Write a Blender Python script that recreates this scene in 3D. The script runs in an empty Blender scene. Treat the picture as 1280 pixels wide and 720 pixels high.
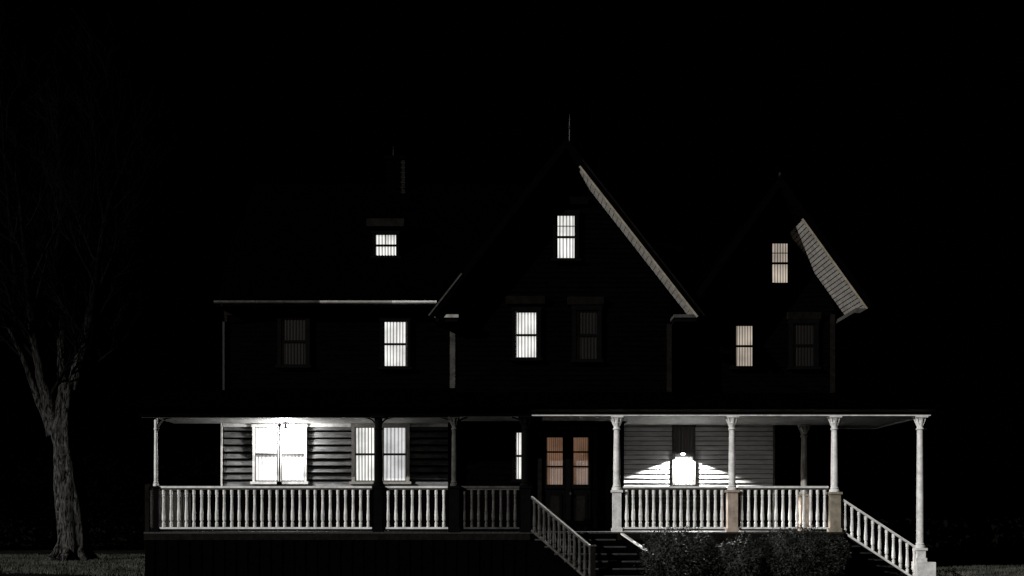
import bpy, math, random
from mathutils import Vector, Matrix, noise
random.seed(7)
R = random.random
F=1400.0; CY=-28.0; CZ=1.2; GZ=-0.4
def X(px,y): return (px-640)*(y-CY)/F
def Z(py,y): return CZ+(645-py)*(y-CY)/F

# ---------------------------------------------------------------- materials
def newmat(name):
    m=bpy.data.materials.new(name); m.use_nodes=True
    nt=m.node_tree; b=nt.nodes['Principled BSDF']
    return m,nt,b
def paint(name,c,rough=0.6,spec=0.3,var=0.35,scale=6,bump=0.15,stretch=(1,1,1),dark=None):
    m,nt,b=newmat(name)
    N=nt.nodes; L=nt.links
    tc=N.new('ShaderNodeTexCoord'); mp=N.new('ShaderNodeMapping'); mp.inputs['Scale'].default_value=stretch
    L.new(tc.outputs['Object'],mp.inputs[0])
    n=N.new('ShaderNodeTexNoise'); n.inputs['Scale'].default_value=scale; n.inputs['Detail'].default_value=8; n.inputs['Roughness'].default_value=0.7
    L.new(mp.outputs[0],n.inputs['Vector'])
    r=N.new('ShaderNodeValToRGB')
    c=tuple(c)
    d=dark if dark else tuple(v*(1-var) for v in c)
    r.color_ramp.elements[0].position=0.35; r.color_ramp.elements[0].color=(*d,1)
    r.color_ramp.elements[1].position=0.62; r.color_ramp.elements[1].color=(*c,1)
    L.new(n.outputs['Fac'],r.inputs[0]); L.new(r.outputs[0],b.inputs['Base Color'])
    b.inputs['Roughness'].default_value=rough; b.inputs['Specular IOR Level'].default_value=spec
    if bump:
        n2=N.new('ShaderNodeTexNoise'); n2.inputs['Scale'].default_value=scale*6; n2.inputs['Detail'].default_value=5
        L.new(mp.outputs[0],n2.inputs['Vector'])
        bp=N.new('ShaderNodeBump'); bp.inputs['Strength'].default_value=bump; bp.inputs['Distance'].default_value=0.02
        L.new(n2.outputs['Fac'],bp.inputs['Height']); L.new(bp.outputs[0],b.inputs['Normal'])
    return m
M={}
M['white']=paint('weathered_white_paint',(0.78,0.77,0.75),var=0.4,scale=5)
M['cream']=paint('aged_cream_paint',(0.30,0.26,0.20),var=0.5,scale=5,stretch=(1,1,1))
M['soffit']=paint('soffit_paint',(0.36,0.34,0.31),var=0.45,scale=4)
M['ceil']=paint('ceiling_paint',(0.34,0.34,0.33),var=0.4,scale=3)
M['brownish']=paint('stained_pedestal_paint',(0.40,0.32,0.26),var=0.45,scale=5)
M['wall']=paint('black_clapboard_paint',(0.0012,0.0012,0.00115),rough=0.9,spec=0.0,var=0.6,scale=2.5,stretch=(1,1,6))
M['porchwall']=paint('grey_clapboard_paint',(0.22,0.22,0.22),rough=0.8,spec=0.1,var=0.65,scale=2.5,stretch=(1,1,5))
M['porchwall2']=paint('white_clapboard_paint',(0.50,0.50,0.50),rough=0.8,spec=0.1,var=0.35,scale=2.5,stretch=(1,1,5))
M['dark']=paint('dark_trim_and_unlit_posts',(0.0025,0.0024,0.0023),rough=0.8,spec=0.02,var=0.5)
M['black']=paint('black_skirting_and_shade',(0.0012,0.0012,0.0012),rough=1,spec=0.0,var=0.5)
M['dim']=paint('dim_trim_paint',(0.008,0.007,0.006),rough=0.8,spec=0.02,var=0.6)
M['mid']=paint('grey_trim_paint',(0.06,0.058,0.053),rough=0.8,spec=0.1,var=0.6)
M['shingle']=paint('black_roof_shingles',(0.0004,0.0004,0.0004),rough=1,spec=0,var=0.6,scale=9)
M['floor']=paint('porch_floor_boards',(0.02,0.02,0.02),var=0.6,scale=3,stretch=(6,1,1))
M['step']=paint('step_boards',(0.015,0.015,0.015),var=0.7,scale=6)
M['brick']=paint('unlit_brick',(0.001,0.0009,0.0008),rough=1,spec=0,var=0.5,scale=12)  # near-black tone stands for the unlit chimney front
M['brick2']=paint('lit_edge_brick',(0.018,0.017,0.016),rough=1,spec=0,var=0.85,scale=12)
M['metal']=paint('black_iron',(0.01,0.01,0.01),rough=0.5,spec=0.2)
M['leaf']=paint('shrub_leaves',(0.036,0.038,0.033),rough=0.6,spec=0.15,var=0.92,scale=3.0,bump=0)
M['added_hedge']=paint('added_hedge_black',(0.0010,0.0011,0.0010),rough=1,spec=0,var=0.6,scale=3,bump=0)
M['grass']=paint('night_grass',(0.10,0.10,0.085),rough=0.9,spec=0.02,var=0.85,scale=1.2,bump=0)
M['ground']=paint('lawn_soil',(0.012,0.012,0.010),rough=1,spec=0,var=0.8,scale=1.5,bump=0.6)
M['limb']=paint('dimmed_limb_bark',(0.0060,0.0058,0.0055),rough=1,spec=0,var=0.7,scale=5,stretch=(2,2,.5))  # limbs coloured darker to paint in the dimmer light higher up

def bark():
    m,nt,b=newmat('furrowed_bark'); N=nt.nodes; L=nt.links
    tc=N.new('ShaderNodeTexCoord'); mp=N.new('ShaderNodeMapping'); mp.inputs['Scale'].default_value=(1,1,0.22)
    L.new(tc.outputs['Object'],mp.inputs[0])
    n=N.new('ShaderNodeTexNoise'); n.inputs['Scale'].default_value=16; n.inputs['Detail'].default_value=9; n.inputs['Roughness'].default_value=.75
    n.inputs['Distortion'].default_value=.6
    L.new(mp.outputs[0],n.inputs['Vector'])
    r=N.new('ShaderNodeValToRGB'); e=r.color_ramp.elements
    e[0].position=0.43; e[0].color=(0.003,0.003,0.003,1); e[1].position=0.64; e[1].color=(0.15,0.147,0.138,1)
    L.new(n.outputs['Fac'],r.inputs[0])
    sx=N.new('ShaderNodeSeparateXYZ'); L.new(tc.outputs['Object'],sx.inputs[0])
    mr=N.new('ShaderNodeMapRange'); mr.inputs[1].default_value=2.5; mr.inputs[2].default_value=8; mr.inputs[3].default_value=1; mr.inputs[4].default_value=.05  # light falloff up the trunk, multiplied into the bark colour
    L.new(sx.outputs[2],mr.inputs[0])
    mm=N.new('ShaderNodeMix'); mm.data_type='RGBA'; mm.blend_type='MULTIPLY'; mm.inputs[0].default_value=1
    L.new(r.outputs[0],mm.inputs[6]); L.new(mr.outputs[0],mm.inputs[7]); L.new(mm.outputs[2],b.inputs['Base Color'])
    b.inputs['Roughness'].default_value=1; b.inputs['Specular IOR Level'].default_value=0
    bp=N.new('ShaderNodeBump'); bp.inputs['Strength'].default_value=1; bp.inputs['Distance'].default_value=0.12
    L.new(n.outputs['Fac'],bp.inputs['Height']); L.new(bp.outputs[0],b.inputs['Normal'])
    return m
M['bark']=bark()

def curtain(name,cols,strength,period=0.085,lo=0.25,base=.12):
    m,nt,b=newmat(name); N=nt.nodes; L=nt.links
    tc=N.new('ShaderNodeTexCoord')
    w=N.new('ShaderNodeTexWave'); w.wave_type='BANDS'; w.bands_direction='X'; w.inputs['Scale'].default_value=0.314/period
    w.inputs['Distortion'].default_value=1.6; w.inputs['Detail'].default_value=2; w.inputs['Detail Scale'].default_value=0.8
    mp=N.new('ShaderNodeMapping'); mp.inputs['Scale'].default_value=(1,1,0.12)
    L.new(tc.outputs['Object'],mp.inputs[0]); L.new(mp.outputs[0],w.inputs['Vector'])
    r=N.new('ShaderNodeValToRGB'); e=r.color_ramp.elements
    e[0].position=0.05; e[0].color=(*[c*lo for c in cols],1); e[1].position=0.6; e[1].color=(*cols,1)
    L.new(w.outputs['Fac'],r.inputs[0])
    n=N.new('ShaderNodeTexNoise'); n.inputs['Scale'].default_value=1.7; n.inputs['Detail'].default_value=3
    L.new(tc.outputs['Object'],n.inputs['Vector'])
    mr=N.new('ShaderNodeMapRange'); mr.inputs[1].default_value=0.3; mr.inputs[2].default_value=0.7; mr.inputs[3].default_value=0.55*strength; mr.inputs[4].default_value=1.1*strength
    L.new(n.outputs['Fac'],mr.inputs[0])
    L.new(r.outputs[0],b.inputs['Emission Color']); L.new(mr.outputs[0],b.inputs['Emission Strength'])
    b.inputs['Base Color'].default_value=(base,base,base,1); b.inputs['Roughness'].default_value=0.7
    b.inputs['Specular IOR Level'].default_value=0.1
    return m
M['c_white']=curtain('lit_curtain_white',(0.97,0.96,0.92),1.2,0.085,0.17)
M['c_bright']=curtain('lit_curtain_bright',(1,1,1),0.75,0.1,0.35,.45)
M['c_warm']=curtain('lit_curtain_warm',(0.68,0.58,0.48),0.85,0.075,0.22)
M['c_door']=curtain('door_curtain_amber',(0.50,0.27,0.16),0.38,0.05,0.35)
M['c_dim']=curtain('dim_curtain',(0.012,0.007,0.005),0.25,0.09,0.3,.0022)  # weak emission gives these panes their dim brown
M['c_shade']=curtain('shaded_upper_pane',(0.03,0.024,0.02),0.25,0.12,0.6,.03)  # dim pane above the lamp, its shade set by colour
def emis(name,c,s):
    m,nt,b=newmat(name); b.inputs['Emission Color'].default_value=(*c,1); b.inputs['Emission Strength'].default_value=s
    return m
M['bulb']=emis('lit_frosted_globe',(1,1,1),90)

# ---------------------------------------------------------------- mesh helper
class MB:
    def __init__(s): s.v=[]; s.f=[]
    def box(s,x0,x1,y0,y1,z0,z1):
        b=len(s.v); s.v+=[(x0,y0,z0),(x1,y0,z0),(x1,y1,z0),(x0,y1,z0),(x0,y0,z1),(x1,y0,z1),(x1,y1,z1),(x0,y1,z1)]
        s.f+=[tuple(b+i for i in q) for q in ((3,2,1,0),(4,5,6,7),(0,1,5,4),(1,2,6,5),(2,3,7,6),(3,0,4,7))]
    def poly(s,pts):
        b=len(s.v); s.v+=[tuple(p) for p in pts]; s.f.append(tuple(range(b,b+len(pts))))
    def prism(s,prof,y0,y1):
        n=len(prof); b=len(s.v)
        s.v+=[(p[0],y0,p[1]) for p in prof]+[(p[0],y1,p[1]) for p in prof]
        s.f.append(tuple(range(b,b+n))); s.f.append(tuple(range(b+2*n-1,b+n-1,-1)))
        for i in range(n): j=(i+1)%n; s.f.append((b+i,b+n+i,b+n+j,b+j))
    def prismx(s,prof,x0,x1):
        n=len(prof); b=len(s.v)
        s.v+=[(x0,p[0],p[1]) for p in prof]+[(x1,p[0],p[1]) for p in prof]
        s.f.append(tuple(range(b,b+n))); s.f.append(tuple(range(b+2*n-1,b+n-1,-1)))
        for i in range(n): j=(i+1)%n; s.f.append((b+i,b+j,b+n+j,b+n+i))
    def beam(s,a,b_,w,h):
        a=Vector(a); b=Vector(b_); d=(b-a).normalized()
        side=d.cross(Vector((0,0,1))).normalized() if abs(d.z)<0.999 else Vector((1,0,0)); up=side.cross(d).normalized()
        k=len(s.v)
        for p in (a,b):
            for u,v in ((-1,-1),(1,-1),(1,1),(-1,1)): s.v.append(tuple(p+side*u*w/2+up*v*h/2))
        s.f+=[tuple(k+i for i in q) for q in ((0,1,2,3),(7,6,5,4),(0,4,5,1),(1,5,6,2),(2,6,7,3),(3,7,4,0))]
    def lathe(s,x,y,prof,n=16,cap=True):
        b=len(s.v)
        for r,z in prof:
            for i in range(n):
                a=2*math.pi*i/n; s.v.append((x+r*math.cos(a),y+r*math.sin(a),z))
        for k in range(len(prof)-1):
            for i in range(n):
                j=(i+1)%n; s.f.append((b+k*n+i,b+k*n+j,b+(k+1)*n+j,b+(k+1)*n+i))
        if cap: s.f.append(tuple(b+i for i in range(n-1,-1,-1)))
        s.f.append(tuple(b+(len(prof)-1)*n+i for i in range(n)))
    def tube(s,pts,rad,n=8,rough=0):
        b=len(s.v); up=Vector((0.3,1,0.1)).normalized()
        for k,p in enumerate(pts):
            d=(pts[min(k+1,len(pts)-1)]-pts[max(k-1,0)]).normalized()
            u=d.cross(up).normalized(); v=d.cross(u)
            for i in range(n):
                a=2*math.pi*i/n; rr=rad[k]
                if rough: rr*=1+rough*noise.noise(Vector((math.cos(a)*2.5,math.sin(a)*2.5,p.z*0.5)))+rough*.5*math.sin(a*7+p.z)
                s.v.append(tuple(p+(u*math.cos(a)+v*math.sin(a))*rr))
        for k in range(len(pts)-1):
            for i in range(n):
                j=(i+1)%n; s.f.append((b+k*n+i,b+k*n+j,b+(k+1)*n+j,b+(k+1)*n+i))
        s.f.append(tuple(b+(len(pts)-1)*n+i for i in range(n)))
    def build(s,name,mat,parent=None,smooth=False):
        me=bpy.data.meshes.new(name); me.from_pydata(s.v,[],s.f); me.update()
        me.materials.append(mat)
        if smooth: me.polygons.foreach_set('use_smooth',[True]*len(me.polygons))
        o=bpy.data.objects.new(name,me); bpy.context.collection.objects.link(o)
        if parent: o.parent=parent
        return o
def empty(name):
    o=bpy.data.objects.new(name,None); bpy.context.collection.objects.link(o); return o
house=empty('wooden_house')

G={k:MB() for k in ('wall','porchwall','porchwall2','white','cream','soffit','ceil','brownish','dark','black','dim','mid','shingle','floor','step','brick','brick2','metal','body')}

# ---------------------------------------------------------------- key dimensions
YL=2.6; YC=1.8; YR=3.1
XL0=X(280,YL); XC0=-1.49; XC1=4.215; XR1=X(1042,YR)
FL=0.8; CEIL=3.72
cyf=1.0; cax=1.409; caz=10.75; cez=6.38; chw=3.42
ryf=1.4; rax=7.035; raz=9.87; rez=6.66; rhw=2.31

def siding(g,y,z0,z1,fl,fr,h=0.15,lip=0.022):
    z=z0; 
    while z<z1-1e-4:
        zt=min(z+h,z1)
        a0,a1,b0,b1=fl(z),fr(z),fl(zt),fr(zt)
        if b1<=b0+0.01: b0=b1=(a0+a1)/2
        if a1<=a0: break
        j=random.uniform(0,.004)
        G[g].poly([(a0,y-lip-j,z),(a1,y-lip-j,z),(b1,y-0.004,zt),(b0,y-0.004,zt)])
        G[g].poly([(a0,y,z),(a1,y,z),(a1,y-lip-j,z),(a0,y-lip-j,z)])
        z=zt
B=G['body']
B.prismx([(YL,-.4),(YL,6.85),(6.5,11.2),(10.4,6.85),(10.4,-.4)],XL0,XC0-.002)
cs=(caz-cez)/chw
def cz(x): return caz-abs(x-cax)*cs
B.prism([(XC0,3.9),(XC1,3.9),(XC1,cz(XC1)-.1),(cax,caz-.2),(XC0,cz(XC0)-.1)],YC,11)
B.box(XC0,2.98,YC,11,-.4,3.9)
rs=(raz-rez)/rhw
def rz(x): return raz-abs(x-rax)*rs
XRL=5.14
B.prism([(XRL,-.4),(XR1,-.4),(XR1,rz(XR1)-.1),(rax,raz-.2),(XRL,rz(XRL)-.1)],YR,10.9)
B.box(2.982,XRL-.002,YR,10.8,-.4,6.2)
SHADE_TOP=1.98   # lower wall behind the railings, shade put into its dark colour
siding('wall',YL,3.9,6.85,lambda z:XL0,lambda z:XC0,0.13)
siding('wall',YL,FL,SHADE_TOP,lambda z:XL0,lambda z:-1.75,0.197,0.03)
siding('porchwall',YL,SHADE_TOP,CEIL,lambda z:XL0,lambda z:-1.75,0.19,0.05)
z=SHADE_TOP
while z<CEIL-.02:
    G['black'].box(XL0,-1.75,YL-.058,YL-.0545,z-.014,z+.034); z+=.19  # black strips drawn as the shadow under each board lip
siding('wall',YC,3.9,caz-.15,lambda z:max(XC0,cax-(caz-.1-z)/cs),lambda z:min(XC1,cax+(caz-.1-z)/cs),0.13,.03)
siding('wall',YC,FL,3.9,lambda z:XC0-.2,lambda z:2.98,0.15)
siding('wall',YR,3.9,raz-.15,lambda z:max(XRL-.9,rax-(raz-.1-z)/rs) if z<6.2 else max(XRL,rax-(raz-.1-z)/rs),lambda z:min(XR1,rax+(raz-.1-z)/rs),0.13)
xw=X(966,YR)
siding('wall',YR,FL,SHADE_TOP,lambda z:2.98,lambda z:xw,0.13,0.02)
siding('porchwall2',YR,SHADE_TOP,CEIL,lambda z:2.98,lambda z:xw,0.13,0.02)
z=SHADE_TOP
while z<CEIL-.02:
    G['black'].box(2.98,xw,YR-.0285,YR-.0245,z-.006,z+.010); z+=.13  # same drawn lip shadows on the right wall
G['mid'].box(xw,xw+.05,YR-.06,YR-.01,FL,CEIL-.002)
siding('wall',YR,FL,CEIL,lambda z:xw+.05,lambda z:XR1,0.13)
# corner boards
G['mid'].box(XC0-.16,XC0-.02,YC-.05,YC+.12,4.6,6.25)
G['dim'].box(XC1-.1,XC1+.03,YC-.04,YC+.1,4.3,6.3)
G['dim'].box(XR1-.1,XR1+.03,YR-.04,YR+.1,3.9,6.8)
G['dim'].box(XL0-.03,XL0+.1,YL-.05,YL+.1,3.9,6.8)
# ---- gable roofs
def gable(ax,az,ez,hw,yf,yb,ywall,slat,tmin,gap=.88,th=0.14):
    s=(az-ez)/hw; ang=math.atan(s); c,sn=math.cos(ang),math.sin(ang)
    for sg in (-1,1):
        n=(sg*sn*th,c*th)
        G['shingle'].prism([(ax,az),(ax,az+th/c),(ax+sg*hw+n[0],ez+n[1]),(ax+sg*hw,ez)],yf,yb)
        G['black'].prism([(ax,az-.02),(ax,az+th/c+.02),(ax+sg*hw+n[0],ez+n[1]+.02),(ax+sg*hw,ez-.02)],yf-.05,yf-.003)
        L=hw/c; t=0.15
        def P(t,o): return (ax+sg*(t*c)-sg*sn*o, az-t*sn-c*o)
        while t<L-0.05:
            t2=min(t+slat*gap,L)
            k='soffit' if (sg>0 and t>tmin) else 'black'  # unlit left slope and apex are coloured black, lit part pale
            G[k].prism([P(t,.004),P(t2,.004),P(t2,.03),P(t,.024)],yf+.04,ywall-.03)
            t+=slat
        k='cream' if sg>0 else 'black'  # lit right rake pale, unlit left one black, by colour alone
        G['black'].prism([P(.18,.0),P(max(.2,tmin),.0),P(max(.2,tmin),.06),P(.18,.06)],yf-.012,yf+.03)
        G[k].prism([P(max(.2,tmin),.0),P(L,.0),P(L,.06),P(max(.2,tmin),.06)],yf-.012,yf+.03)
gable(cax,caz,cez,chw,cyf,11.2,YC,0.16,.6,.97)
gable(rax,raz,rez,rhw,ryf,11,YR,0.115,1.05,.8)
def CP(t,sg): return (cax+sg*t, caz-t*cs)
for sg,t0,t1,k,w in ((-1,2.65,3.5,'mid',0.035),(1,.35,3.5,'dim',0.03)):  # left edge strip is pale along its lit lower stretch only
    a=CP(t0,sg); b=CP(t1,sg)
    G[k].beam((a[0]+sg*.06,cyf-.07,a[1]+.1),(b[0]+sg*.06,cyf-.07,b[1]+.1),.03,w)
for sg in (-1,1):
    x0=cax+sg*chw; x1=cax+sg*(chw-.62)
    k='soffit' if sg<0 else 'mid'
    G[k].box(min(x0,x1),max(x0,x1),cyf+.1,YC-.03,cez-.02,cez+.06)
    G['dark'].box(min(x0,x1)+.03,max(x0,x1)-.03,cyf+.14,YC-.03,cez-.12,cez-.02)
x1=rax+rhw
G['mid'].prism([(x1-.02,rez-.02),(x1-.32,rez+.0),(x1-.36,rez-.12),(x1-.24,rez-.14)],ryf-.02,YR-.03)
for x,y,z0,z1 in ((X(712,1.4),1.4,caz+.2,Z(143,1.4)),(X(975,1.5),1.5,raz+.2,Z(217,1.5))):
    G['metal'].lathe(x,y,[(.05,z0-.1),(.05,z0),(.02,z0+.05),(.02,(z0+z1)/2),(.045,(z0+z1)/2+.04),(.02,(z0+z1)/2+.1),(.004,z1)],8)
# left wing roof
G['shingle'].prismx([(1.98,6.93),(1.98,7.02),(6.5,11.42),(11,7.0),(11,6.9),(6.5,11.25)],X(268,2),XC0+2.3)
G['shingle'].prismx([(2.7,6.2),(2.7,6.32),(6.5,9.6),(10.9,6.3),(10.9,6.2)],4.2,5.2)
xg0=X(268,1.95); xg1=X(546,1.95)
def gut(k,a,b,o=0): G[k].prismx([(1.88,6.95),(1.885,6.90),(1.93,6.87),(1.975,6.87),(1.975,6.95)],a,b)
xa=X(400,1.95); xb=X(490,1.95)
gut('mid',xg0,xa); gut('soffit',xa+.002,xb); gut('white',xb+.002,xg1)  # light growing along the gutter, painted as three paler lengths
G['dark'].box(xg0+.03,xg1,1.99,YL-.03,6.83,6.86)
G['dim'].box(XL0,XC0-.17,YL-.06,YL-.026,6.68,6.829)
G['metal'].beam((xg0+.2,1.96,6.85),(XL0+.02,YL-.1,6.5),.05,.05)
G['metal'].beam((XL0+.02,YL-.1,6.5),(XL0+.02,YL-.1,4.2),.05,.05)
# dormer
dy=3.6; dx0=X(462,dy); dx1=X(502,dy)
B.box(dx0,dx1,dy,5.6,8.0,Z(285,dy))
G['wall'].box(dx0-.01,dx1+.01,dy-.02,dy+.02,8.3,Z(285,dy))
G['dim'].box(X(459,dy),X(506,dy),dy-.2,dy+.1,Z(285,dy),Z(274,dy))
G['shingle'].prism([(X(455,dy),Z(274,dy)),(X(510,dy),Z(274,dy)),((dx0+dx1)/2,Z(255,dy))],dy-.25,6.4)
# chimney
cx0=X(484,6.5); cx1=X(508,6.5); czt=Z(204,6.5)
zz=10.2
i=0
while zz<czt:
    o=0.0 if i%2 else 0.012
    G['brick'].box(cx0+o,cx1-.13,6.1+o,6.8,zz,zz+.062)
    G['brick2'].box(cx1-.128+(o*2),cx1-o,6.09+o,6.8,zz,zz+.06)  # paler bricks paint the lit right edge of the chimney
    zz+=.075; i+=1
G['brick'].box(cx0-.05,cx1+.03,6.04,6.86,czt,czt+.1)
G['metal'].lathe(X(492,6.5),6.4,[(.03,czt),(.02,czt+.2),(.004,Z(182,6.4))],6)

# ---------------------------------------------------------------- windows
W={k:MB() for k in ('c_white','c_bright','c_warm','c_door','c_dim','c_shade')}
def pane(kind,x0,x1,y,z0,z1):
    g=W[kind]; n=max(8,int((x1-x0)/0.025)); b=len(g.v)
    ph=R()*6
    for i in range(n+1):
        x=x0+(x1-x0)*i/n
        yy=y+0.012*math.sin(x*2*math.pi/0.085+ph)
        g.v+=[(x,yy,z0),(x,yy,z1)]
    for i in range(n): g.f.append((b+2*i,b+2*i+2,b+2*i+3,b+2*i+1))
def window(p0,p1,q0,q1,y,kind,cas='dark',mun=(1,1),lintel=None,cw=.1,sash='dark',sill=True,low=None,mv=0,edge=None,cd=.15):
    x0,x1=X(p0,y-.08),X(p1,y-.08); z1,z0=Z(q0,y-.08),Z(q1,y-.08)
    zm=(z0+z1)/2; yo=-.03 if y in (YL,YR) and cd>.12 else 0
    pane(kind,x0,x1,y-.055+yo,zm+.001,z1); pane(low or kind,x0,x1,y-.056+yo,z0,zm-.001)
    c=G[cas]
    yb=y-.02
    c.box(x0-cw,x0,y-cd,yb,z0,z1); c.box(x1,x1+cw,y-cd,yb,z0,z1)
    c.box(x0-cw-.02,x1+cw+.02,y-cd-.01,yb,z1,z1+cw*1.2)
    if sill: c.box(x0-cw-.05,x1+cw+.05,y-.2,yb,z0-.07,z0)
    if edge: G[edge].box(x1+.001,x1+.03,y-cd-.006,y-cd-.0001,z0+.01,z1-.01)
    s=G[sash]; y=y+yo
    s.box(x0+.001,x1-.001,y-.1,y-.075,zm-.03,zm+.03)
    s.box(x0+.001,x0+.022,y-.095,y-.077,z0+.03,z1-.02); s.box(x1-.022,x1-.001,y-.095,y-.077,z0+.03,z1-.02)
    s.box(x0+.001,x1-.001,y-.095,y-.077,z0,z0+.03); s.box(x0+.001,x1-.001,y-.095,y-.077,z1-.02,z1)
    for m in range(1,mun[0]):
        z=zm+(z1-zm)*m/mun[0]; s.box(x0+.023,x1-.023,y-.092,y-.079,z-.01,z+.01)
    for m in range(1,mun[1]):
        z=z0+(zm-z0)*m/mun[1]; s.box(x0+.023,x1-.023,y-.092,y-.079,z-.01,z+.01)
    for m in range(1,mv+1):
        x=x0+(x1-x0)*m/(mv+1); s.box(x-.009,x+.009,y-.0905,y-.0795,zm+.031,z1-.021)
    if lintel:
        y-=yo
        l0,l1,m0,m1,lk=lintel
        G[lk].prismx([(y-.25,Z(m0,y)),(y-.03,Z(m0,y)+.02),(y-.03,Z(m1,y)),(y-.16,Z(m1,y))],X(l0,y),X(l1,y))
window(480,508,402,459,YL,'c_white',mun=(1,1),edge='mid')
window(352,383,397,457,YL,'c_dim',cas='dark')
window(645,671,390,448,YC,'c_white',lintel=(632,681,372,381,'dim'),edge='dim')
window(720,747,388,450,YC,'c_dim',cas='dark',lintel=(709,754,373,382,'dim'))
window(696,719,269,324,YC,'c_white',mun=(2,1),lintel=(688,735,249,257,'dark'),edge='dim')
window(469,496,293,321,dy,'c_white',cw=.07,mv=1)
window(919,941,407,459,YR,'c_warm',lintel=(908,952,391,398,'dark'))
window(991,1018,405,459,YR,'c_dim',cas='dark',lintel=(983,1024,392,400,'dim'))
window(964,985,304,355,YR,'c_warm',mun=(2,1),edge='mid')
window(319,348.5,534,602,YL,'c_bright',cas='white',sash='mid',cw=.06)
window(352,381,534,602,YL,'c_bright',cas='white',sash='mid',cw=.06)
window(444,469,534,602,YL,'c_white',cas='soffit',sash='mid',cw=.09)
window(479,508,534,602,YL,'c_bright',cas='soffit',sash='mid',cw=.09)
window(645,653,540,600,YC,'c_white')
window(843,867,533,606,YR,'c_shade',cas='mid',low='c_bright',sash='mid',cw=.05,sill=False,cd=.085)  # lamplight on the lower pane put in as glow, upper pane darkened
# front doors
for a,b_ in ((681,706),(714,738)):
    y=YC
    x0,x1=X(a,y-.1),X(b_,y-.1); zt=Z(544,y-.1)
    zp0=Z(607,y-.1); 
    G['dark'].box(x0,x1,y-.06,y-.02,FL,zp0)
    pane('c_door',x0,x1,y-.055,zp0,zt)
    xi0,xi1=x0+.06,x1-.06
    G['dark'].box(x0,xi0,y-.12,y-.03,zp0,zt); G['dark'].box(xi1,x1,y-.12,y-.03,zp0,zt)
    G['dark'].box(x0,x1,y-.122,y-.03,zt-.06,zt+.04); G['dark'].box(x0,x1,y-.122,y-.03,zp0-.08,zp0+.03)
    for m in (1,2):
        z=zp0+(zt-zp0)*m/3+ (0.06 if m==1 else 0); G['dark'].box(xi0+.001,xi1-.001,y-.11,y-.04,z-.022,z+.022)
    G['dark'].box(x0+.08,x1-.08,y-.09,y-.061,FL+.15,zp0-.2)
    G['dim'].box(x0+.14,x1-.14,y-.1,y-.0905,FL+.22,zp0-.27)
xd0,xd1=X(675,YC),X(743,YC); zt=Z(538,YC)
G['dim'].box(xd0-.06,xd0+.04,YC-.15,YC-.02,FL,zt); G['dim'].box(xd1-.04,xd1+.06,YC-.15,YC-.02,FL,zt)
G['dim'].box(xd0-.1,xd1+.1,YC-.17,YC-.02,zt,zt+.13)
G['dark'].box(X(706.6,YC),X(713,YC),YC-.14,YC-.02,FL,zt-.05)
G['metal'].lathe(X(713,YC),YC-.18,[(.0,1.75),(.03,1.76),(.035,1.79),(.03,1.82),(.0,1.83)],10)

# ---------------------------------------------------------------- porch
PX0=-9.2; PX1=8.3
x=PX0
while x<PX1-.01:
    x2=min(x+.14,PX1)
    G['floor'].box(x+.003,x2-.003,-.03,YL if x<XC0 else (YC if x<2.9 else YR),FL-.04,FL); x=x2
G['black'].box(PX0+.02,PX1-.02,.03,.1,GZ-.1,FL-.045)
G['dim'].box(PX0,.45,-.02,.028,FL-.2,FL-.041); G['dim'].box(2.63,PX1,-.02,.028,FL-.2,FL-.041)
for i in range(60):
    xx=PX0+.1+i*.29
    if .3<xx<2.7: continue
    G['black'].box(xx,xx+.16,-.001,.02,GZ-.05,FL-.21)
G['ceil'].box(PX0,.44,.12,YL-.065,CEIL,CEIL+.03)
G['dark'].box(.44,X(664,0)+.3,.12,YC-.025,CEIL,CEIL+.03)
x=X(664,0)+.31
while x<10.4:
    G['ceil'].box(x,x+.13,.12,YR-.036 if x>2.98 else YC-.03,CEIL,CEIL+.03); x+=.135
G['black'].box(PX0-.1,X(663,0),-.08,.115,CEIL-.02,CEIL+.17)
G['mid'].box(PX0-.05,X(560,0),-.02,.1,CEIL-.06,CEIL-.021)
G['white'].box(X(663,0),10.45,-.05,.115,CEIL-.02,CEIL+.05)
G['mid'].prismx([(-.05,CEIL+.05),(-.05,CEIL+.07),(-.2,CEIL+.1),(-.26,CEIL+.13),(.1,CEIL+.13)],X(663,0),10.52)
G['white'].box(10.35,10.45,.116,4.2,CEIL-.02,CEIL+.1)
G['white'].box(8.95,10.35,4.1,4.2,CEIL-.02,CEIL+.1)
G['soffit'].box(8.95,10.349,YR,4.1,CEIL,CEIL+.03)
G['white'].box(XL0,-1.75,YL-.09,YL-.061,CEIL-.09,CEIL-.001)
# porch roof
G['shingle'].prismx([(-.35,CEIL+.175),(-.35,CEIL+.25),(YL-.04,4.65),(YL-.04,CEIL+.175)],PX0-.35,XC0)
G['shingle'].prismx([(-.35,CEIL+.175),(-.35,CEIL+.25),(YC-.04,4.5),(YC-.04,CEIL+.175)],XC0,XC1)
G['shingle'].prismx([(-.35,CEIL+.175),(-.35,CEIL+.22),(YR-.04,4.62),(YR-.04,CEIL+.175)],XC1,8.95)
G['shingle'].prismx([(-.35,CEIL+.175),(-.35,CEIL+.22),(4.3,CEIL+.5),(4.3,CEIL+.175)],8.951,10.65)
G['shingle'].box(2.99,4.2,YC,YR,3.76,3.89)

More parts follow.
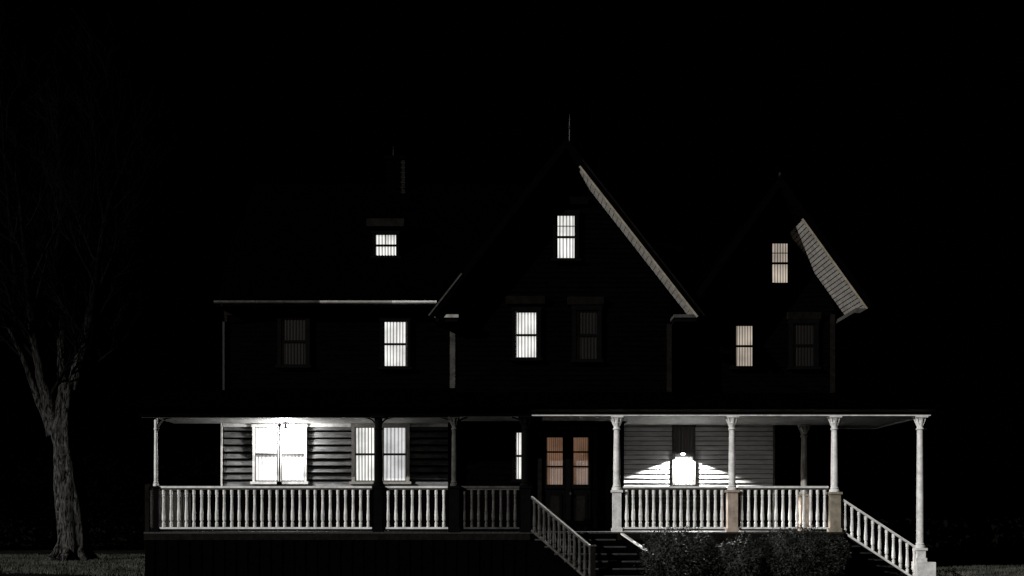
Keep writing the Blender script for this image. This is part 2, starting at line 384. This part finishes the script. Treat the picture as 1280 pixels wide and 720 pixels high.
def column(px,y,kind,z0=FL,z1=CEIL-.02,ped=None,pedh=.95,r=.085,cap=True,pw=.15):
    g=G[kind]; x=X(px,y); z=z0
    pk=G[ped] if ped else g
    if ped:
        w=pw
        pk.box(x-w,x+w,y-w,y+w,z,z+.1); pk.box(x-w+.025,x+w-.025,y-w+.025,y+w-.025,z+.1,z+pedh-.06); pk.box(x-w-.01,x+w+.01,y-w-.01,y+w+.01,z+pedh-.06,z+pedh)
        z+=pedh
    H=z1-z
    p=[(r*1.5,z),(r*1.55,z+.03),(r*1.45,z+.06),(r*1.15,z+.075),(r*1.3,z+.1),(r*1.05,z+.13),(r*1.03,z+H*.35),(r*.86,z+H-.36),
       (r*.88,z+H-.35),(r*1.15,z+H-.33),(r*1.15,z+H-.31),(r*.9,z+H-.29)]
    if cap: p+=[(r*.95,z+H-.22),(r*1.35,z+H-.17),(r*1.1,z+H-.15),(r*1.2,z+H-.1),(r*1.75,z+H-.05),(r*1.3,z+H-.045)]
    else: p+=[(r*1.0,z+H-.05)]
    p+=[(r*1.3,z+H-.04)]
    g.lathe(x,y,p,20)
    g.box(x-r*1.8,x+r*1.8,y-r*1.8,y+r*1.8,z+H-.04,z+H)
    if cap:
        for i in range(8):
            a=i*math.pi/4; g.beam((x+math.cos(a)*r*.9,y+math.sin(a)*r*.9,z+H-.24),(x+math.cos(a)*r*1.75,y+math.sin(a)*r*1.75,z+H-.07),.035,.02)
yc=.1
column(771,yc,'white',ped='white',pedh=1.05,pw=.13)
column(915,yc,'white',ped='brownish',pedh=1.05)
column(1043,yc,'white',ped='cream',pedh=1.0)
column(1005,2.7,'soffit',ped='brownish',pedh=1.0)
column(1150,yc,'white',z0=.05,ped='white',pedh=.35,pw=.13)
column(473,yc,'dark',ped='dark',pedh=1.15,r=.1,cap=False,pw=.13)  # dark posts here have their unlit look put into the colour
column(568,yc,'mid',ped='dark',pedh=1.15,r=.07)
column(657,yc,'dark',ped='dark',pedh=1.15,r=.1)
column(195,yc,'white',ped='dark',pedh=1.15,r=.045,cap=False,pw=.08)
column(1150,4.0,'dim',z0=-.4,r=.08)
G['white'].box(X(1145,0),X(1168,0),-.1,.32,GZ-.05,.05)
def bracket(px,sg,k,rad=.42):
    x=X(px,yc); pr=None
    for i in range(9):
        a=math.pi/2*i/8; p=(x+sg*(.04+rad*(1-math.cos(a))),yc,CEIL-.05-rad+rad*math.sin(a))
        if pr: G[k].beam(pr,p,.05,.035)
        pr=p
bracket(195,1,'mid',.35); bracket(568,-1,'mid',.3); bracket(568,1,'dim',.3)
for p in (473,657): bracket(p,-1,'dark',.3); bracket(p,1,'dark',.3)

def baluster(g,x,y,z0,z1,n=8):
    H=z1-z0; r=.04
    g.lathe(x,y,[(r,z0),(r,z0+H*.12),(r*.65,z0+H*.14),(r*1.1,z0+H*.2),(r*1.1,z0+H*.34),(r*.85,z0+H*.5),(r*.75,z0+H*.8),(r*1.0,z0+H*.82),(r*.7,z0+H*.85),(r,z0+H*.88),(r,z1)],n)
def rail(xa,xb,y,zt=1.93,zb=.92,step=.19,k='white',kr='white'):
    G[kr].box(xa,xb,y-.05,y+.05,zt-.03,zt+.02); G['mid'].box(xa,xb,y-.03,y+.03,zt-.075,zt-.031)
    G[kr].box(xa,xb,y-.035,y+.035,zb-.045,zb)
    n=max(1,round((xb-xa)/step))
    for i in range(n): baluster(G[k],xa+(i+.5)*(xb-xa)/n+random.uniform(-.006,.006),y+random.uniform(-.005,.005),zb,zt-.074)
def seg(p0,p1,k='white',kr='white',**a): rail(X(p0,yc),X(p1,yc),yc,k=k,kr=kr,**a)
G['dim'].box(X(182,yc),X(187,yc),yc-.06,yc+.06,GZ,2.0)
seg(200,465); seg(480.5,560); seg(576,649,'mid','mid')  # last stretch greyed, so the rail's dimming is in its colour
seg(779,907,step=.175); seg(923,1035,step=.175)
xe=X(186,yc)
G['mid'].box(xe-.04,xe+.04,.2,YL+1.5,1.87,1.93); G['mid'].box(xe-.03,xe+.03,.2,YL+1.5,.86,.92)
for i in range(18): baluster(G['mid'],xe,.32+i*.2,.92,1.87,6)
G['white'].box(X(280,YL)-.06,X(280,YL)-.03,YL-.12,YL+.1,SHADE_TOP,CEIL)

n=7; rise=(FL-GZ)/n; run=.29
for i in range(1,n):
    x0=PX1+(i-1)*run; z=FL-i*rise
    G['step'].box(x0-.02,x0+run+.03,.22,2.0,z-.04,z); G['mid'].box(x0+run+.031,x0+run+.04,.22,2.0,z-.04,z-.003)
    G['black'].box(x0,x0+.02,.24,1.98,z+.001,z+rise-.041)
G['dim'].beam((PX1,.17,FL-.02),(PX1+n*run-.15,.17,GZ+.1),.05,.14)
ra=Vector((X(1052,.1),.1,Z(624,.1))); rb=Vector((X(1147,.1),.1,Z(686,.1)))
def srail(a,b,drop,nb,k,kr,w=.09):
    G[kr].beam(a,b,w,.05); o=Vector((0,0,drop))
    G[kr].beam(a-o,b-o,.06,.05)
    for i in range(nb):
        p=a.lerp(b,(i+.5)/nb); baluster(G[k],p.x,p.y,p.z-drop+.03,p.z-.03)
srail(ra,rb,.8,11,'white','white')
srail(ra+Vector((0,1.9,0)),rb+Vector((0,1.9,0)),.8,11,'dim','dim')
sx=.235; sy=.2
for i in range(1,n):
    x0=.62+(i-1)*sx; z=FL-i*rise; y1=-.03-(i-1)*sy
    G['step'].box(x0-.05,x0+1.95,y1-sy-.03,y1+.0,z-.04,z)
    G['mid'].box(x0-.05,x0+1.95,y1-sy-.038,y1-sy-.031,z-.025,z-.004)
    G['black'].box(x0,x0+1.9,y1-.02,y1-.001,z+.001,z+rise-.041)
a=Vector((X(665,0),-.05,Z(622,0))); yb=-1.35; b=Vector((X(741,yb),yb,Z(686,yb)))
srail(a,b,.82,12,'mid','mid',.07)
G['white'].beam(a+Vector((0,0,.032)),b+Vector((0,0,.032)),.06,.012)
G['dim'].box(b.x-.06,b.x+.06,yb-.08,yb+.08,GZ,b.z+.06)
G['mid'].box(b.x-.08,b.x+.08,yb-.1,yb+.1,b.z+.06,b.z+.09)
a2=Vector((X(777,0),-.05,Z(667,0))); b2=Vector((X(834,yb),yb,Z(706,yb)))
G['white'].beam(a2,b2,.08,.04)
G['black'].poly([a2,b2,(b2.x,b2.y,GZ),(a2.x,a2.y,GZ)])
G['mid'].box(b2.x-.02,b2.x+.12,yb-.08,yb+.08,GZ,b2.z+.02)

names={'wall':('dark_siding','wall'),'porchwall':('porch_siding','porchwall'),'porchwall2':('white_porch_siding','porchwall2'),'white':('white_trim_columns_railing','white'),'cream':('rake_trim','cream'),
'soffit':('soffit_boards','soffit'),'ceil':('porch_ceiling','ceil'),'brownish':('column_pedestals','brownish'),'dark':('dark_trim_unlit_posts','dark'),'black':('skirting_barge_boards_shade','black'),'dim':('window_casings','dim'),'mid':('grey_trim','mid'),
'shingle':('roof','shingle'),'floor':('porch_floor','floor'),'step':('stair_treads','step'),'brick':('chimney','brick'),'brick2':('chimney_lit_edge','brick2'),
'metal':('finials_and_downpipe','metal'),'body':('walls','wall')}
for k,g in G.items():
    if g.v: g.build(names[k][0],M[names[k][1]],house)
for k,g in W.items():
    if g.v: g.build('window_'+k,M[k],house,smooth=True)

# ---------------------------------------------------------------- porch lamps
def lamp_obj(nm): return empty(nm)
l1=lamp_obj('porch_lamp'); lx,ly,lz=X(357,2.1),2.1,CEIL-.29
m=MB(); m.lathe(lx,ly,[(.07,CEIL),(.07,CEIL-.03),(.03,CEIL-.05),(.03,CEIL-.13),(.06,CEIL-.18)][::-1],14); m.build('canopy',M['metal'],l1)
m=MB(); m.lathe(lx,ly,[(.03,lz-.13),(.1,lz-.1),(.14,lz),(.1,lz+.08),(.05,lz+.11)],18); m.build('globe',M['bulb'],l1,True)
def plight(nm,loc,P,r,parent,typ='POINT',c=(1,.985,.96)):
    d=bpy.data.lights.new(nm,typ); d.energy=P; d.color=c; d.shadow_soft_size=r
    o=bpy.data.objects.new(nm,d); bpy.context.collection.objects.link(o); o.location=loc; o.parent=parent; return o
plight('bulb_light',(lx,ly,lz-.2),110,.05,l1)
l2=lamp_obj('porch_lamp'); lx,ly,lz=X(854,2.8),2.84,Z(567,2.8)
m=MB(); m.lathe(lx,ly,[(.1,lz),(.09,lz+.02),(.04,lz+.05),(.025,lz+.07)],18,cap=False); m.beam((lx,ly,lz+.06),(lx,YR-.09,lz+.09),.025,.025); m.build('shade',M['metal'],l2)
m=MB(); m.lathe(lx,ly,[(.02,lz-.035),(.05,lz-.02),(.06,lz-.002),(.05,lz+.01)],14); m.build('bulb',M['bulb'],l2,True)
o=plight('down_light',(lx,ly-.03,lz-.06),2100,.02,l2,'SPOT'); o.data.spot_size=math.radians(142); o.data.spot_blend=.12
o.rotation_euler=(math.radians(2),0,0)

# ---------------------------------------------------------------- ground
def gz(x,y):
    h=GZ
    if x<-9.5: h+=min(1,(-9.5-x)/3)*.12
    return h+.03*noise.noise(Vector((x*.3,y*.3,0)))*(1 if (x<-9.6 or x>10.6) else 0)
g=MB(); nx,ny=90,70
def sp(i,n,a,b,c):
    t=2*i/n-1; return c+ (abs(t)**3*math.copysign(1,t))*(b-a)/2 + t*16
for j in range(ny+1):
    for i in range(nx+1):
        x=sp(i,nx,-900,900,0); y=sp(j,ny,-900,900,4); g.v.append((x,y,gz(x,y)))
for j in range(ny):
    for i in range(nx):
        a=j*(nx+1)+i; g.f.append((a,a+1,a+nx+2,a+nx+1))
g.build('ground',M['ground'],None,True)
g=MB()
def blades(x0,x1,y0,y1,n,hmin=.04,hmax=.11):
    for _ in range(n):
        x=random.uniform(x0,x1); y=random.uniform(y0,y1)
        if noise.noise(Vector((x*.7,y*.7,3)))<-.35 and R()<.7: continue
        z=gz(x,y)-.01; h=random.uniform(hmin,hmax)*(1+.6*noise.noise(Vector((x*.9,y*.9,7)))); a=R()*6.28; w=.009
        dx,dy_=math.cos(a)*w,math.sin(a)*w; lx_,ly_=random.uniform(-.04,.04),random.uniform(-.04,.04)
        b=len(g.v); g.v+=[(x-dx,y-dy_,z),(x+dx,y+dy_,z),(x+lx_,y+ly_,z+h)]; g.f.append((b,b+1,b+2))
blades(-22,-9.6,1,14,50000); blades(10.8,22,0,9,40000); blades(-22,22,-8,-2,25000)
g.build('grass',M['grass'])

# ---------------------------------------------------------------- shrubs
def leafmass(name,mat,clumps,n,size,parent=None):
    g=MB()
    tot=sum(c[3]*c[4]*c[5] for c in clumps)
    for c in clumps:
        cx,cy,cz_,rx,ry,rz_=c; k=int(n*rx*ry*rz_/tot)
        for _ in range(k):
            d=Vector((random.gauss(0,1),random.gauss(0,1),random.gauss(0,1))).normalized()
            nn=1+.25*noise.noise(d*2.2+Vector((cx,cy,0)))+.16*noise.noise(d*6+Vector((cx,0,cy)))
            rr=(R()**.22)*nn
            p=Vector((cx+d.x*rx*rr,cy+d.y*ry*rr,cz_+d.z*rz_*rr))
            if p.z<GZ: continue
            s=size*random.uniform(.6,1.4)
            u=Vector((random.gauss(0,1),random.gauss(0,1),random.gauss(0,1))).normalized(); v=u.cross(d+Vector((.01,.02,.03))).normalized()
            b=len(g.v); g.v+=[tuple(p-u*s),tuple(p+v*s*.5),tuple(p+u*s),tuple(p-v*s*.5)]; g.f.append((b,b+1,b+2,b+3))
    c=clumps[0]
    for _ in range(7):
        a=Vector((c[0]+random.uniform(-.1,.1),c[1],GZ-.05)); e=Vector((c[0]+random.uniform(-.6,.6)*c[3],c[1]+random.uniform(-.5,.5)*c[4],c[2]+.5*c[5]))
        g.tube([a,a.lerp(e,.5)+Vector((0,0,.1)),e],[.02,.013,.005],5)
    return g.build(name,mat,parent)
for px,top,rx in ((850,657,1.05),(932,670,.75),(1005,657,1.05)):
    y=-1.25; x=X(px,y); zt=Z(top,y); h=(zt-GZ)
    cl=[(x,y,GZ+h*.45,rx,.7,h*.55)]
    for _ in range(6): cl.append((x+random.uniform(-.7,.7)*rx,y+random.uniform(-.3,.2),GZ+h*random.uniform(.4,.72),rx*.42,.4,h*.28))
    leafmass('shrub',M['leaf'],cl,17000,.026)
cl=[]
x=-45
while x<-7: cl.append((x,21+random.uniform(-1,1),1.0,2.2,1.2,2.2+R())); x+=1.7
x=9.6
while x<40: cl.append((x,11.5+random.uniform(-.5,.5),.8,1.6,1.1,1.8+R()*.6)); x+=1.3
leafmass('added_hedge',M['added_hedge'],cl,60000,.14)  # black leaf mass added to keep the ground beyond the lawn dark

# ---------------------------------------------------------------- tree
tree=empty('bare_tree'); TY=9.0
tb=MB(); tl=MB()
def tp(px,py,dy=0): return Vector((X(px,TY+dy),TY+dy,Z(py,TY+dy)))
def path(pts,sub=5,j=.05):
    out=[]
    for i in range(len(pts)-1):
        p0=pts[max(i-1,0)];p1=pts[i];p2=pts[i+1];p3=pts[min(i+2,len(pts)-1)]
        for k in range(sub):
            t=k/sub
            q=.5*((2*p1)+(p2-p0)*t+(2*p0-5*p1+4*p2-p3)*t*t+(3*p1-p0-3*p2+p3)*t*t*t)
            out.append(q+Vector((random.uniform(-j,j),random.uniform(-j,j),0)))
    out.append(pts[-1]); return out
k=(TY-CY)/F
base=tp(90,706); base.z=gz(base.x,base.y)-.1
tpts=path([base,tp(93,685),tp(88,620),tp(84,560),tp(84,520),tp(88,478)],6,.01)
rw=[]
for i,p in enumerate(tpts):
    t=i/(len(tpts)-1); rw.append(k*(20-7*t)+k*13*max(0,1-t*6)**2)
tb.tube(tpts,rw,48,.13)
for a in range(7):
    an=a*.9+.3; d=Vector((math.cos(an),math.sin(an),0))
    tb.tube([base+Vector((0,0,.75))+d*.3,base+Vector((0,0,.3))+d*.55,base+d*.95+Vector((0,0,.02))],[.16,.15,.05],10,.1)
limbs=[([(86,535),(90,495),(99,462),(108,420),(117,380),(122,330),(134,270),(150,215)],12),
([(80,565),(68,520),(56,480),(45,430),(36,360),(28,290),(20,210)],11),
([(84,500),(78,455),(78,400),(72,330),(78,240),(70,150)],8.5),
([(66,545),(50,500),(30,450),(10,410),(-15,370)],6.5),
([(95,475),(110,450),(112,410),(108,340),(120,200)],6),
([(54,480),(40,400),(20,340),(10,250),(0,120)],6)]
def grow(p,d,L,r,depth):
    n=5; pts=[p]; rad=[r]; q=p.copy(); dd=d.copy()
    for i in range(n):
        dd=(dd+Vector((random.gauss(0,.12),random.gauss(0,.12),random.gauss(.05,.1)))).normalized()
        q=q+dd*L/n; pts.append(q.copy()); rad.append(max(.005,r*(1-.8*(i+1)/n)))
        if depth>0 and i>0:
            for _ in range(1 if depth<2 else 2):
                nd=(dd+Vector((random.gauss(0,.55),random.gauss(0,.45),random.gauss(.15,.35)))).normalized()
                grow(q,nd,L*random.uniform(.45,.7),rad[-1]*.6,depth-1)
    tl.tube(pts,rad,5)
for li,(pp,w) in enumerate(limbs):
    dys=random.uniform(-1.5,1.5)
    ps=[tp(a,b,dys*max(0,(i-1))/len(pp)) for i,(a,b) in enumerate(pp)]
    q=path(ps,4,.03); rr=[k*w*(1-.88*i/(len(q)-1)) for i in range(len(q))]
    tb.tube(q,rr,18,.12)
    for i in range(6,len(q),2):
        d=(q[min(i+1,len(q)-1)]-q[i-1]).normalized()
        nd=(d+Vector((random.gauss(0,.6),random.gauss(0,.5),.2))).normalized()
        grow(q[i],nd,random.uniform(1.5,3.0),max(.014,rr[i]*.45),2)
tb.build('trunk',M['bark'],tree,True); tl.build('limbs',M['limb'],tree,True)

# ---------------------------------------------------------------- world, added front light, camera
elev=math.radians(20); az=math.radians(50)
L=Vector((-math.cos(elev)*math.sin(az),-math.cos(elev)*math.cos(az),math.sin(elev)))
w=bpy.data.worlds.new('World'); bpy.context.scene.world=w; w.use_nodes=True
nt=w.node_tree; bg=nt.nodes['Background']; sk=nt.nodes.new('ShaderNodeTexSky'); sk.sky_type='NISHITA'; sk.sun_disc=False
sk.sun_elevation=elev; sk.sun_rotation=math.atan2(L.x,L.y)
nt.links.new(sk.outputs[0],bg.inputs[0]); bg.inputs[1].default_value=0.00001
sd=bpy.data.lights.new('front_light','SUN'); sd.energy=3.2; sd.angle=math.radians(.5); sd.color=(1,.985,.965)  # added sun lamp standing in for an unseen light from front-left
so=bpy.data.objects.new('front_light',sd); bpy.context.collection.objects.link(so)
so.rotation_euler=L.to_track_quat('Z','Y').to_euler()
cd=bpy.data.cameras.new('camera'); cam=bpy.data.objects.new('camera',cd); bpy.context.collection.objects.link(cam)
cam.location=(0,CY,CZ); cam.rotation_euler=(math.radians(90),0,0)
cd.sensor_width=36; cd.lens=36*F/1280; cd.shift_y=(645-360)/1280; cd.clip_end=3000
sc=bpy.context.scene; sc.camera=cam
sc.view_settings.view_transform='Standard'; sc.view_settings.look='None'; sc.view_settings.exposure=0
